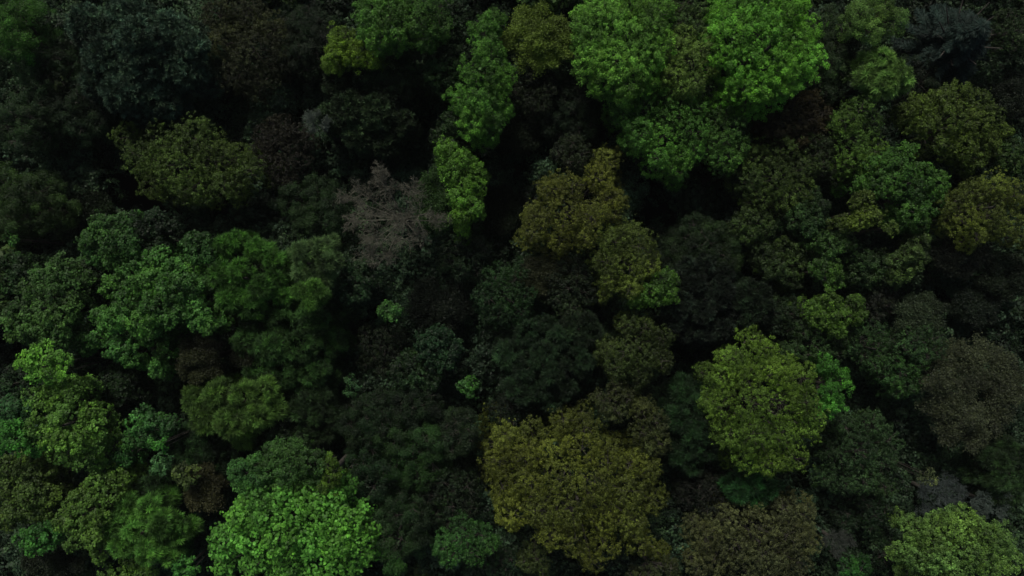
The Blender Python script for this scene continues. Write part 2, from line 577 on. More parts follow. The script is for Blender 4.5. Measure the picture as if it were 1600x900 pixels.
# every tree of the photograph: kind, label, centre and half-widths as seen, height of the top, foliage, colour
# --- top left
tree(B_, 'fresh green leafy tree cut by the upper left corner', 14, 42, 52, 50, 19, 'soft', (46, 92, 36))
tree(B_, 'low dark green tree below the corner tree at upper left', 62, 100, 42, 42, 14, 'soft', (24, 48, 26))
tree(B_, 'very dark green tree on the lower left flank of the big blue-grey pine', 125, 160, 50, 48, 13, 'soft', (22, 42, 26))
tree(S_, 'small olive young tree beside the dark green tree left of the blue-grey pine', 92, 127, 20, 18, 14.5, 'fine', (52, 60, 28))
tree(B_, 'loose dull green tree at the left edge above the black gap', 38, 190, 38, 44, 14, 'soft', (28, 52, 32))
tree(C_, 'largest blue-grey pine with pale brownish shoot tips, at upper left', 215, 88, 118, 98, 21, 'needle', (56, 78, 80),
     [(140, 40, 42), (200, 30, 45), (260, 50, 42), (165, 90, 45), (225, 95, 50), (285, 110, 40), (190, 145, 38), (245, 150, 40), (300, 70, 26), (150, 130, 28), (215, 60, 42)], 0.5)
tree(B_, 'dark olive-brown tree right of the largest blue-grey pine', 385, 80, 72, 84, 17, 'fine', (42, 42, 20),
     [(340, 20, 32), (390, 22, 30), (425, 45, 26), (350, 65, 30), (395, 75, 36), (430, 95, 26), (370, 115, 34), (410, 130, 26), (440, 60, 20)])
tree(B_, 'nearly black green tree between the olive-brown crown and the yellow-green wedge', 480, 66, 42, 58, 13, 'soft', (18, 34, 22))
tree(B_, 'round olive-green crown with darker left lobe beside the long black gap', 298, 250, 108, 68, 19, 'fine', (60, 78, 32),
     [(196, 212, 24), (215, 245, 26), (250, 220, 32), (300, 215, 34), (275, 255, 42), (330, 250, 40), (240, 280, 30), (300, 290, 32), (365, 245, 30), (390, 265, 22), (350, 290, 26)])
tree(B_, 'dim reddish-brown low tree right of the round olive-green crown', 440, 235, 48, 52, 12, 'fine', (30, 22, 16))
tree(B_, 'mossy dark green dome at the left edge below the black gap', 35, 315, 66, 52, 16, 'soft', (34, 58, 24),
     [(10, 300, 40), (50, 300, 34), (35, 335, 36), (75, 325, 26), (5, 345, 30)])
tree(N_, 'dim brown twiggy tree in the hollow between mossy dome and olive-green crown', 135, 330, 48, 40, 10, 'budding', (26, 22, 18), None, (20, 32, 18))
tree(C_, 'dark grey-green conifer with bare side branches below the yellow-green wedge', 572, 158, 72, 78, 19, 'needle', (44, 60, 48),
     [(530, 130, 30), (575, 115, 34), (615, 140, 28), (545, 170, 34), (590, 175, 36), (625, 190, 24), (560, 210, 30), (600, 222, 26), (512, 180, 22)])
tree(N_, 'pale bare branch spray reaching out left of the grey-green conifer', 496, 190, 30, 22, 17, 'bare', (110, 116, 116))
tree(B_, 'dark green soft tree left of the grey leafless crown', 490, 322, 60, 48, 13.5, 'soft', (26, 48, 30),
     [(460, 310, 24), (495, 300, 26), (475, 340, 26), (510, 345, 26), (520, 320, 20)])
# --- top centre
tree(B_, 'yellow-green wedge-shaped tree just left of the twin green columns', 546, 78, 44, 32, 20, 'spray', (78, 108, 26),
     [(520, 92, 18), (535, 62, 20), (552, 84, 20), (576, 92, 14), (528, 78, 16)], 0.5)
tree(B_, 'curly grass-green crown at the top edge, left one of a pair', 598, 30, 40, 46, 22, 'spray', (60, 106, 42),
     [(580, 8, 22), (608, 10, 20), (576, 36, 20), (604, 36, 22), (592, 60, 18), (618, 55, 14)])
tree(B_, 'curly grass-green crown at the top edge, right one of a pair', 668, 30, 40, 44, 21, 'spray', (54, 96, 40),
     [(632, 30, 18), (650, 10, 22), (682, 12, 22), (654, 38, 18), (686, 40, 18), (664, 58, 16)])
tree(B_, 'dark low tree under the pair of curly grass-green crowns', 640, 105, 52, 40, 14, 'round', (28, 52, 26))
tree(B_, 'dark small-leaved tree left of the tall green column', 700, 108, 30, 36, 15, 'round', (26, 52, 26))
tree(B_, 'tall green column-like tree of stacked bright tufts near the top', 752, 125, 46, 98, 22, 'spray', (60, 110, 40),
     [(756, 48, 22), (770, 30, 14), (762, 78, 22), (748, 112, 26), (775, 120, 24), (722, 150, 20), (752, 155, 26), (778, 160, 18), (742, 190, 22), (766, 192, 20), (765, 95, 16)])
tree(B_, 'dull green tree squeezed between tall column and bright yellow-green wedge', 715, 205, 40, 30, 14, 'round', (26, 50, 26))
tree(B_, 'speckled olive crown on brown twigs right of the tall green column', 842, 56, 64, 58, 18, 'budding', (70, 70, 56), None, (92, 108, 46))
tree(B_, 'dim olive tree directly below the speckled olive crown', 835, 142, 46, 34, 13, 'fine', (34, 40, 22))
tree(N_, 'dark purplish-grey twiggy tree below the dim olive tree', 805, 212, 42, 38, 12, 'budding', (34, 32, 32), None, (24, 30, 20))
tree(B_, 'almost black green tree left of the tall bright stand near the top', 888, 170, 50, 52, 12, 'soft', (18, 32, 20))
tree(B_, 'small dark grey-green crown above the golden olive tree', 895, 238, 32, 24, 14, 'fine', (34, 42, 28))
tree(B_, 'bright lime small-leaved tree tapering to a point beside the grey leafless crown', 722, 290, 46, 80, 20, 'round', (60, 104, 28),
     [(696, 238, 20), (722, 252, 22), (745, 268, 16), (708, 270, 20), (736, 292, 22), (716, 310, 18), (740, 322, 16), (720, 338, 15), (722, 360, 11)], 0.5)
tree(N_, 'large grey leafless crown of fine twigs left of the lime tree', 618, 335, 88, 84, 22.5, 'bare', (128, 114, 108),
     [(545, 345, 20), (590, 262, 18), (575, 400, 22), (690, 345, 20), (560, 300, 26), (600, 285, 26), (640, 290, 26), (570, 335, 30), (615, 330, 34), (655, 335, 28), (585, 372, 28), (625, 375, 30), (600, 405, 22), (655, 372, 22), (530, 305, 16)])
tree(B_, 'thin grey-green crown between the grey leafless one and the lime tree', 682, 312, 38, 66, 16, 'budding', (56, 62, 58), None, (40, 70, 38))
tree(B_, 'tiny-leaved dark green tree below the tip of the lime tree', 728, 402, 42, 34, 13, 'fine', (24, 44, 28))
tree(N_, 'dim brownish twigs between the lime tree and the golden olive crown', 778, 330, 36, 52, 11, 'budding', (34, 32, 32), None, (22, 30, 20))
tree(B_, 'golden olive tree of four round lobes in the middle', 895, 318, 84, 88, 20, 'fine', (88, 88, 26),
     [(948, 250, 24), (938, 278, 28), (955, 310, 22), (862, 296, 24), (895, 290, 22), (845, 335, 30), (885, 335, 34), (925, 335, 28), (835, 362, 22), (875, 375, 22), (915, 370, 20), (960, 335, 16)], 0.25)
tree(B_, 'olive-green tree touching the golden olive one on its lower right', 980, 405, 62, 62, 19, 'fine', (80, 90, 28),
     [(985, 362, 22), (960, 378, 26), (1000, 385, 28), (950, 410, 24), (985, 415, 28), (1015, 418, 20), (955, 440, 18), (985, 450, 20), (945, 460, 12)], 0.25)
tree(B_, 'small bright green crown on the lower right edge of the olive-green tree', 1028, 455, 32, 27, 18.5, 'round', (56, 98, 32),
     [(1040, 440, 17), (1020, 460, 17), (1045, 462, 14), (1000, 470, 12)])
# --- top right
tree(B_, 'bright green ragged tree at the top edge right of the speckled olive crown', 978, 62, 76, 86, 23, 'spray', (82, 136, 54),
     [(950, 15, 30), (990, 12, 28), (925, 50, 26), (1015, 45, 26), (965, 50, 34), (1000, 65, 26), (930, 90, 26), (965, 95, 30), (945, 122, 18), (1010, 90, 24), (1035, 20, 22), (1030, 70, 22), (1015, 120, 22), (985, 130, 22), (920, 25, 18)], 0.4)
tree(B_, 'pale yellowish-green crown between the two brightest green trees', 1085, 100, 52, 50, 21, 'fine', (92, 118, 56),
     [(1070, 55, 18), (1100, 78, 20), (1080, 95, 22), (1105, 108, 18), (1055, 115, 22), (1088, 128, 18), (1045, 90, 18), (1060, 75, 18), (1110, 55, 14), (1065, 135, 16), (1035, 125, 16)], 0.3)
tree(B_, 'dull grey-green tree at the top edge between the two brightest trees', 1072, 25, 40, 38, 19, 'fine', (58, 84, 48))
tree(B_, 'medium green tree below the bright ragged tree, stretching down to a black gap', 1040, 212, 72, 74, 20, 'fine', (60, 110, 42),
     [(1000, 148, 22), (1040, 150, 22), (975, 178, 24), (1010, 170, 26), (1050, 180, 26), (1088, 170, 26), (1000, 208, 26), (1040, 215, 30), (1082, 205, 28), (1060, 250, 24), (1085, 235, 20), (1030, 245, 18), (1060, 270, 12)])
tree(B_, 'brightest vivid green broad tree at the top edge', 1198, 78, 86, 84, 24, 'spray', (80, 144, 48),
     [(1145, 20, 28), (1190, 10, 28), (1235, 18, 30), (1262, 45, 22), (1150, 60, 28), (1195, 55, 34), (1240, 70, 32), (1262, 95, 22), (1165, 98, 28), (1210, 105, 30), (1245, 118, 22), (1190, 138, 22), (1150, 30, 26), (1130, 85, 18), (1160, 135, 22), (1215, 140, 20), (1128, 50, 18)], 0.45)
tree(B_, 'narrow dull green tree hanging below the brightest vivid tree', 1136, 212, 36, 60, 18.5, 'fine', (54, 94, 42))
tree(B_, 'reddish-brown low tree below the brightest vivid tree', 1240, 185, 58, 42, 15, 'fine', (52, 40, 24))
tree(B_, 'round grey-olive dome beside the large black gap', 1216, 274, 64, 58, 18, 'fine', (56, 74, 36),
     [(1185, 245, 26), (1225, 238, 26), (1258, 262, 22), (1175, 280, 24), (1215, 278, 30), (1250, 295, 24), (1190, 308, 20), (1228, 312, 20)])
tree(B_, 'oval olive-green crown between grey-olive dome and lobed olive tree', 1345, 212, 44, 60, 18.5, 'fine', (62, 96, 40),
     [(1345, 172, 22), (1325, 190, 20), (1362, 195, 22), (1338, 220, 26), (1368, 235, 20), (1330, 250, 20), (1355, 258, 18)])
tree(B_, 'dark narrow tree hugging the right flank of the brightest vivid tree', 1302, 85, 32, 68, 15, 'soft', (34, 52, 32))
tree(B_, 'grey-green tuft-like crown at the top edge near the blue-black spruce', 1370, 26, 48, 34, 20.5, 'soft', (76, 110, 60),
     [(1345, 18, 20), (1378, 15, 24), (1400, 30, 18), (1365, 42, 18), (1330, 35, 14)])
tree(F_, 'pale green star-shaped crown below the grey-green one at the top edge', 1384, 112, 42, 40, 20, 'tuft', (78, 112, 60),
     [(1378, 92, 20), (1402, 112, 20), (1362, 116, 18), (1385, 132, 20), (1412, 128, 14)])
tree(C_, 'blue-black spruce in the upper right', 1516, 52, 78, 74, 19, 'spruce', (28, 44, 54))
tree(B_, 'dark green low tree between the blue-black spruce and the right edge', 1588, 48, 26, 36, 15, 'fine', (34, 52, 32))
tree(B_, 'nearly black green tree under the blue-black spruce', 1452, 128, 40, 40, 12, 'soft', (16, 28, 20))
tree(N_, 'dark greyish-purple twiggy tree at the right edge above the lobed olive tree', 1585, 148, 34, 44, 14, 'budding', (44, 40, 42), None, (28, 32, 24))
tree(B_, 'many-lobed dark olive tree with a dark cleft, near the right edge', 1502, 192, 76, 62, 20, 'round', (66, 82, 28),
     [(1440, 172, 18), (1465, 158, 20), (1500, 150, 22), (1532, 160, 20), (1550, 178, 16), (1455, 195, 16), (1490, 185, 24), (1528, 192, 24), (1562, 205, 18), (1505, 222, 24), (1540, 228, 24), (1475, 222, 14), (1525, 248, 16)], 0.25)
tree(B_, 'small dull green crown at the right edge under the many-lobed olive tree', 1585, 240, 26, 30, 17, 'round', (46, 72, 32))
tree(B_, 'broad clustered green tree with a small knob on top, above two olive lobes', 1414, 288, 74, 68, 20, 'round', (46, 86, 36),
     [(1418, 236, 13), (1378, 258, 20), (1408, 262, 22), (1440, 272, 24), (1466, 290, 22), (1392, 288, 22), (1425, 300, 26), (1455, 318, 22), (1368, 290, 14), (1428, 332, 22), (1440, 350, 14), (1348, 285, 12)])
tree(B_, 'yellowish round crown tucked under the broad clustered green tree', 1352, 330, 30, 30, 19, 'round', (74, 88, 30),
     [(1350, 316, 17), (1362, 338, 17), (1345, 345, 13)])
tree(S_, 'small yellowish young tree, leftmost below the clustered green tree', 1312, 347, 22, 14, 17.5, 'round', (64, 80, 28))
tree(S_, 'tiny round yellow-green young tree right under the clustered green tree', 1390, 355, 14, 13, 18, 'round', (70, 90, 32))
tree(B_, 'golden-olive lobed tree cut by the right edge', 1545, 325, 78, 62, 20, 'fine', (88, 94, 28),
     [(1492, 318, 22), (1520, 298, 22), (1555, 290, 24), (1590, 305, 24), (1508, 342, 24), (1545, 335, 28), (1580, 345, 24), (1530, 368, 18), (1598, 368, 18), (1480, 345, 14)], 0.25)
# --- right middle
tree(B_, 'dark green crown left of the small yellowish bush', 1264, 332, 36, 34, 15, 'round', (34, 60, 34))
tree(B_, 'dim olive-tinged crown below the large black gap', 1184, 350, 36, 24, 14, 'round', (44, 62, 28))
tree(B_, 'dim green tree with a soft crown under the large black gap', 1098, 388, 52, 44, 13, 'soft', (26, 46, 26))
tree(S_, 'small dim green crown on the right of the soft dim tree', 1138, 408, 22, 20, 14, 'soft', (34, 58, 28))
tree(B_, 'mid-green double crown left of the twisted bare twig', 1298, 378, 46, 30, 17, 'round', (38, 68, 34),
     [(1278, 372, 18), (1298, 388, 18), (1322, 376, 18), (1325, 395, 14)])
tree(B_, 'dull olive-green tree with five lobes left of a bright little crown', 1222, 412, 48, 42, 16, 'round', (44, 62, 30),
     [(1200, 395, 20), (1228, 390, 20), (1210, 420, 20), (1240, 415, 20), (1240, 440, 16), (1262, 392, 13)])
tree(B_, 'brighter little green crown in a ring of dull ones', 1290, 425, 28, 27, 18, 'round', (54, 92, 36),
     [(1280, 420, 15), (1302, 420, 13), (1306, 442, 12)])
tree(B_, 'dense dark green crown right of the brighter little one', 1358, 418, 32, 32, 16, 'round', (36, 60, 34),
     [(1350, 405, 18), (1370, 412, 18), (1345, 428, 16), (1368, 435, 14)])
tree(B_, 'upright grey-green crown bent like a crescent beside the purple-grey twigs', 1422, 405, 34, 44, 18, 'round', (54, 74, 42),
     [(1440, 378, 17), (1425, 395, 17), (1404, 405, 15), (1436, 408, 14), (1412, 424, 16), (1400, 440, 11)])
tree(S_, 'dark teal young tree below the dense dark green crown', 1372, 458, 34, 16, 12, 'fine', (24, 48, 34))
tree(B_, 'fresh green crown with yellowish middle lobe in a dark surrounding', 1305, 492, 50, 34, 18, 'round', (60, 96, 34),
     [(1272, 480, 15), (1298, 475, 17), (1312, 495, 19), (1340, 475, 14), (1345, 495, 13), (1310, 515, 13), (1285, 500, 15)], 0.5)
tree(B_, 'dark grey-green low tree left of the fresh green crown', 1228, 490, 38, 32, 13, 'fine', (30, 46, 34))
tree(C_, 'dark slate conifer right of the olive-green tree', 1098, 468, 68, 62, 15, 'needle', (30, 36, 38))
tree(C_, 'smaller dark green-grey conifer beside the slate one', 1180, 476, 32, 34, 14, 'needle', (28, 42, 34))
tree(N_, 'purple-grey bare crown below the golden-olive lobed tree', 1502, 400, 50, 34, 15, 'budding', (56, 48, 52), None, (40, 40, 32))
tree(N_, 'dark purple-grey bare crown at the right edge', 1568, 432, 44, 42, 14, 'budding', (44, 42, 44), None, (28, 34, 28))
tree(N_, 'silvery grey twiggy crown right of the fresh green crown', 1438, 492, 48, 32, 16, 'budding', (80, 80, 76), None, (56, 64, 46))
tree(N_, 'blue-grey bare crown above the black hole at the right', 1528, 480, 44, 34, 13, 'budding', (42, 46, 52), None, (26, 32, 32))
tree(B_, 'brownish dull tree between fresh green and silvery crowns', 1385, 478, 32, 26, 13, 'fine', (36, 36, 28))
tree(B_, 'dim teal tree right of the large yellow-olive oak', 1365, 545, 46, 38, 16, 'fine', (42, 74, 46))
tree(B_, 'bluish-green low crown above the brown-grey round tree', 1442, 535, 38, 28, 15, 'fine', (42, 72, 48))
tree(B_, 'green-teal crown between the yellow-olive oak and the brown-grey round tree', 1412, 585, 44, 38, 16, 'fine', (44, 82, 44))
tree(B_, 'grey-green tree above the yellow-olive oak', 1275, 542, 48, 30, 14, 'fine', (42, 68, 40))
tree(N_, 'large round brown-grey tree at the right edge', 1522, 618, 76, 84, 19, 'budding', (104, 98, 90),
     [(1490, 555, 28), (1530, 550, 28), (1570, 570, 28), (1470, 595, 30), (1515, 595, 34), (1560, 610, 32), (1590, 620, 24), (1475, 640, 28), (1515, 645, 34), (1560, 655, 28), (1490, 680, 22), (1530, 688, 22), (1580, 590, 22)], (66, 66, 48))
# --- the yellow-olive oak and what surrounds it
tree(B_, 'large yellow-olive oak with bright speckled lobes in the right half', 1202, 642, 98, 106, 23, 'fine', (80, 110, 38),
     [(1150, 560, 24), (1195, 545, 22), (1128, 590, 24), (1170, 590, 28), (1215, 580, 26), (1255, 590, 24), (1130, 635, 26), (1175, 630, 30), (1222, 630, 30), (1262, 630, 24), (1140, 680, 24), (1180, 680, 28), (1225, 680, 28), (1265, 670, 22), (1165, 718, 22), (1205, 725, 24), (1245, 718, 22), (1278, 655, 14)], 0.4)
tree(B_, 'vivid green strip of crown on the right flank of the yellow-olive oak', 1302, 605, 26, 52, 19, 'spray', (58, 122, 42),
     [(1298, 575, 16), (1314, 595, 14), (1300, 612, 16), (1308, 635, 12), (1290, 640, 12)])
tree(F_, 'teal-green feathery tree under the lower edge of the yellow-olive oak', 1178, 762, 42, 26, 15, 'tuft', (26, 66, 36))
tree(B_, 'dull teal-green broad tree right of the yellow-olive oak', 1352, 715, 60, 68, 17, 'fine', (42, 70, 46),
     [(1325, 670, 24), (1365, 665, 24), (1390, 690, 22), (1345, 705, 28), (1380, 725, 24), (1315, 715, 22), (1350, 750, 26), (1385, 762, 18), (1320, 755, 20)])
tree(S_, 'dark teal young tree below the dull teal-green tree', 1322, 815, 26, 22, 12, 'fine', (26, 44, 34))
tree(B_, 'dim green undertree below the broad teal-green one', 1370, 808, 32, 24, 12, 'fine', (24, 46, 30))
tree(F_, 'dark green feathery tree left of the yellow-olive oak', 1080, 670, 40, 70, 14, 'tuft', (22, 46, 28))
tree(B_, 'dull green low tree below the brown-grey round tree at the edge', 1572, 738, 40, 48, 14, 'tuft', (34, 58, 36))
tree(N_, 'blue-grey bare bush above the pale green tree at lower right', 1468, 775, 52, 42, 15, 'bare', (96, 102, 112))
tree(N_, 'slate-coloured twiggy crown right of the blue-grey bare bush', 1548, 788, 42, 30, 15, 'bare', (104, 116, 118))
tree(S_, 'small pale yellow sprig standing over the blue-grey bush', 1452, 745, 14, 16, 17, 'sparse', (92, 96, 60))
tree(B_, 'pale speckled light green tree at the lower right corner', 1506, 866, 88, 52, 21, 'round', (84, 120, 66),
     [(1442, 832, 18), (1462, 852, 20), (1492, 832, 26), (1530, 835, 24), (1565, 850, 22), (1436, 876, 18), (1470, 875, 24), (1510, 868, 28), (1550, 880, 24), (1582, 878, 18), (1440, 898, 18), (1500, 900, 24)], 0.45)
tree(S_, 'green young tree at the bottom edge left of the pale light green tree', 1335, 888, 30, 20, 15, 'spray', (40, 92, 40))
tree(N_, 'small dark bare bush above the green young tree at the bottom edge', 1310, 850, 34, 26, 15, 'bare', (92, 90, 92))
tree(B_, 'wide brown-olive tree at the bottom edge', 1182, 842, 98, 68, 19, 'fine', (82, 80, 48),
     [(1225, 795, 22), (1258, 805, 20), (1180, 798, 20), (1140, 815, 26), (1190, 828, 28), (1235, 838, 28), (1265, 850, 20), (1105, 840, 24), (1150, 855, 28), (1200, 868, 28), (1245, 880, 26), (1115, 880, 24), (1165, 895, 24), (1215, 900, 24), (1090, 890, 18)], 0.3)
tree(B_, 'dark green low tree at the bottom between the brown-olive tree and pale light green tree', 1395, 872, 28, 30, 12, 'fine', (22, 44, 26))
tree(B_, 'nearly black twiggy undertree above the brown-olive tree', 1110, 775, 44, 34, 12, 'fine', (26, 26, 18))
# --- bottom centre
tree(B_, 'very large dark golden-brown oak at the bottom', 900, 772, 148, 126, 22, 'fine', (86, 88, 26),
     [(790, 680, 26), (830, 672, 24), (880, 660, 26), (915, 668, 22), (775, 720, 28), (820, 715, 30), (865, 705, 30), (910, 705, 32), (950, 715, 30), (985, 725, 26), (1015, 735, 24),
      (785, 762, 26), (830, 755, 30), (880, 750, 32), (930, 758, 32), (980, 770, 30), (1020, 780, 24), (800, 805, 28), (845, 800, 28), (890, 795, 30), (940, 805, 32), (990, 815, 28), (860, 838, 24), (900, 845, 26), (945, 852, 26), (1000, 850, 24), (925, 880, 20), (1030, 865, 20)], 0.3)
tree(B_, 'small dull olive crown poking out under the very large oak at the bottom edge', 838, 878, 34, 24, 16, 'fine', (62, 70, 28))
tree(B_, 'brown-green low crown at the bottom edge right of the very large oak', 1020, 896, 50, 16, 14, 'fine', (56, 58, 28))
tree(B_, 'small olive-brown crown above the very large oak', 962, 628, 34, 32, 17, 'fine', (60, 62, 30))
tree(B_, 'olive-brown crown touching the very large oak at its upper right', 1014, 668, 36, 44, 17, 'fine', (64, 66, 32),
     [(1005, 645, 20), (1028, 662, 20), (1005, 675, 20), (1030, 692, 17), (1012, 700, 14)])
tree(B_, 'dark olive-green tree with a light upper rim left of the yellow-olive oak', 1000, 545, 56, 48, 18, 'fine', (56, 66, 32),
     [(985, 510, 18), (1012, 512, 18), (1036, 528, 18), (950, 545, 22), (980, 550, 24), (1012, 552, 24), (1035, 565, 18), (965, 575, 20), (1000, 585, 20)])
tree(B_, 'dark green round tree in the middle of the picture', 790, 465, 52, 52, 16, 'fine', (26, 54, 32),
     [(775, 435, 24), (810, 432, 22), (762, 465, 24), (795, 465, 28), (822, 460, 20), (780, 492, 22), (812, 490, 20)])
tree(N_, 'brownish twiggy tree above the dark green round one', 855, 430, 54, 36, 15, 'budding', (62, 56, 50), None, (52, 50, 32))
tree(B_, 'dim grey-green crown left of the olive-green tree', 892, 452, 38, 50, 14, 'fine', (34, 46, 34))
tree(F_, 'wide dark teal tree in the gloom below the middle', 848, 570, 70, 66, 15, 'tuft', (24, 44, 32))
tree(F_, 'pale-tipped dark spray tree above the wide dark teal one', 905, 515, 36, 22, 14, 'tuft', (30, 44, 34))
tree(N_, 'dark grey-brown bare crown in the central gloom', 688, 480, 58, 50, 13, 'budding', (42, 38, 38), None, (26, 28, 22))
tree(S_, 'isolated fresh green sprig in the central gloom', 608, 488, 18, 16, 16, 'maple', (48, 92, 46))
tree(B_, 'dark green tree right of the dark feathery mass', 556, 442, 28, 36, 14, 'maple', (24, 48, 30))
tree(B_, 'teal crown below the dark grey-brown bare one', 682, 548, 34, 32, 14, 'maple', (26, 56, 38))
tree(B_, 'dark green crown just below the teal one', 650, 588, 36, 30, 13, 'maple', (26, 50, 28))
tree(S_, 'lone small green sprig right of the teal crown', 733, 603, 15, 20, 16, 'maple', (40, 84, 36))
tree(S_, 'tiny bluish-green sprig below the dark feathery mass', 550, 602, 20, 17, 14, 'sparse', (52, 92, 74))
tree(B_, 'dim brown-green undertree beside the tiny bluish sprig', 592, 545, 38, 42, 11, 'fine', (26, 32, 22))
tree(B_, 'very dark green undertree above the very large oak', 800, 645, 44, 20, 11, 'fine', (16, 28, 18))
# --- left middle
tree(B_, 'green many-lobed crown above the sycamores on the left', 172, 378, 52, 46, 19, 'maple', (44, 84, 42),
     [(158, 352, 18), (185, 350, 18), (140, 375, 16), (168, 378, 20), (195, 378, 18), (150, 400, 17), (178, 405, 18), (205, 395, 14)])
tree(B_, 'dark crown right behind the many-lobed one', 228, 372, 36, 38, 15, 'maple', (22, 44, 28))
tree(B_, 'wide sycamore of billowing green lobes left of the feathery mass', 242, 482, 96, 92, 22, 'maple', (54, 102, 46),
     [(240, 405, 20), (272, 422, 20), (205, 425, 22), (178, 450, 20), (230, 440, 24), (265, 450, 22), (290, 445, 18), (200, 470, 26), (240, 478, 24), (275, 480, 22), (180, 500, 22), (215, 505, 22), (155, 495, 16), (305, 482, 18), (310, 500, 18), (325, 510, 13), (265, 500, 14)], 0.3)
tree(B_, 'row of small green lobes along the lower rim of the wide sycamore', 195, 545, 80, 34, 19, 'maple', (50, 98, 46),
     [(128, 535, 17), (150, 528, 13), (175, 548, 16), (198, 545, 17), (185, 532, 13), (232, 528, 15), (250, 518, 14), (258, 552, 14), (246, 572, 16), (205, 562, 13)])
tree(B_, 'sycamore of greyish-green lobes nearest to the left edge', 74, 482, 70, 74, 21, 'maple', (54, 92, 48),
     [(95, 415, 18), (70, 432, 20), (105, 440, 18), (48, 455, 20), (85, 460, 24), (35, 485, 22), (65, 490, 24), (95, 495, 20), (28, 515, 20), (55, 520, 22), (88, 525, 18), (110, 475, 14), (15, 500, 14)], 0.3)
tree(B_, 'dark leafy tree filling the space between the two sycamores', 132, 445, 38, 46, 16, 'maple', (28, 52, 30))
tree(B_, 'dark green leaves at the left edge above the greyish sycamore', 22, 430, 34, 52, 16, 'maple', (30, 58, 32))
tree(S_, 'small bright leaf tuft at the left edge above the greyish sycamore', 12, 372, 16, 14, 17, 'maple', (44, 88, 40))
tree(B_, 'small green crown between the wide sycamore and the feathery mass', 308, 388, 30, 30, 18, 'maple', (42, 84, 42),
     [(298, 378, 15), (318, 378, 13), (305, 398, 15), (325, 395, 11)])
tree(F_, 'feathery tree with bright green star tips right of the wide sycamore', 385, 435, 62, 62, 20, 'tuft', (44, 86, 32),
     [(350, 385, 18), (370, 375, 14), (400, 392, 20), (425, 408, 18), (345, 430, 22), (375, 425, 20), (428, 435, 18), (405, 450, 20), (360, 465, 22), (390, 480, 20), (440, 462, 16)], 0.5)
tree(F_, 'pale grey-green feathery crown left of the dark gap by the grey leafless one', 482, 412, 44, 46, 20, 'tuft', (62, 86, 60),
     [(470, 395, 18), (500, 388, 18), (510, 410, 16), (475, 425, 20), (500, 435, 18)])
tree(F_, 'small bright star-tipped feathery crown below the pale grey-green one', 482, 462, 28, 22, 21, 'tuft', (58, 100, 42))
tree(F_, 'broad dark green feathery mass below the star-tipped crowns', 445, 535, 88, 70, 18, 'tuft', (38, 70, 36),
     [(400, 500, 28), (440, 495, 28), (485, 500, 28), (520, 490, 22), (385, 535, 26), (425, 540, 30), (470, 540, 30), (515, 535, 26), (400, 575, 24), (445, 580, 28), (490, 580, 26)], 0.4)
tree(S_, 'bright yellow-green small maple at the left edge', 68, 573, 46, 32, 22, 'maple', (84, 148, 56),
     [(42, 562, 16), (68, 555, 18), (92, 565, 16), (55, 582, 17), (80, 585, 17), (100, 582, 11)], 0.45)
tree(N_, 'twiggy dark brown tree at the lower right of the wide sycamore', 312, 562, 44, 38, 18, 'budding', (84, 72, 60), None, (48, 46, 26))
tree(N_, 'small brown twig patch right of the twiggy dark brown tree', 378, 556, 22, 20, 15, 'budding', (60, 50, 42), None, (36, 34, 22))
# --- bottom left
tree(F_, 'olive-green feathery tree below the twiggy dark brown one', 352, 640, 84, 54, 20, 'tuft', (58, 90, 42),
     [(300, 625, 22), (340, 615, 24), (380, 620, 24), (415, 610, 22), (320, 655, 26), (360, 660, 28), (400, 650, 26), (430, 640, 18), (380, 685, 18)], 0.5)
tree(F_, 'dark feathery tree right of the olive-green feathery one', 480, 650, 56, 56, 16, 'tuft', (28, 48, 28))
tree(B_, 'wide sycamore with yellowish lobes, below the bright small maple', 108, 662, 74, 64, 22, 'maple', (68, 112, 48),
     [(50, 622, 18), (80, 618, 20), (112, 618, 18), (70, 650, 22), (105, 650, 22), (138, 645, 16), (55, 670, 18), (90, 685, 22), (125, 685, 20), (150, 690, 16), (105, 715, 18), (130, 720, 15), (148, 665, 15)], 0.35)
tree(B_, 'bright green edge crown left of the yellowish sycamore', 18, 688, 40, 28, 21, 'maple', (52, 116, 46),
     [(5, 690, 18), (28, 692, 16), (50, 700, 13), (12, 672, 14)])
tree(B_, 'teal-green small crown above the bright edge crown', 28, 642, 34, 24, 19, 'maple', (40, 82, 52))
tree(B_, 'dark green leaves at the left edge under the bright small maple', 22, 600, 34, 26, 17, 'maple', (26, 52, 30))
tree(B_, 'loose group of green lobes right of the yellowish sycamore', 222, 682, 46, 46, 19, 'maple', (44, 92, 48),
     [(212, 662, 17), (238, 665, 16), (228, 685, 15), (192, 715, 16), (180, 722, 11), (255, 672, 12), (205, 690, 12)])
tree(S_, 'small bright green ball right of the loose green lobes', 252, 694, 17, 15, 21, 'maple', (52, 120, 46))
tree(S_, 'small bluish-green ball below the bright green ball', 250, 728, 19, 15, 19, 'maple', (54, 98, 66))
tree(B_, 'brown-olive tree cut by the left edge near the bottom', 38, 768, 58, 52, 19, 'maple', (66, 88, 40),
     [(10, 735, 20), (42, 735, 20), (70, 745, 17), (15, 768, 22), (50, 770, 22), (78, 775, 15), (20, 800, 20), (55, 802, 18), (5, 815, 14)], 0.3)
tree(B_, 'olive sycamore with grouped lobes near the bottom left', 138, 800, 58, 66, 21, 'maple', (68, 104, 45),
     [(185, 752, 16), (150, 752, 13), (118, 785, 18), (145, 788, 18), (98, 812, 16), (125, 818, 20), (152, 812, 14), (118, 845, 18), (148, 842, 17), (155, 868, 15), (172, 772, 13)], 0.35)
tree(B_, 'bright green flat crown at the left bottom between two olive sycamores', 52, 845, 34, 22, 19, 'maple', (50, 108, 48),
     [(35, 842, 14), (55, 838, 15), (75, 845, 13), (50, 855, 14)])
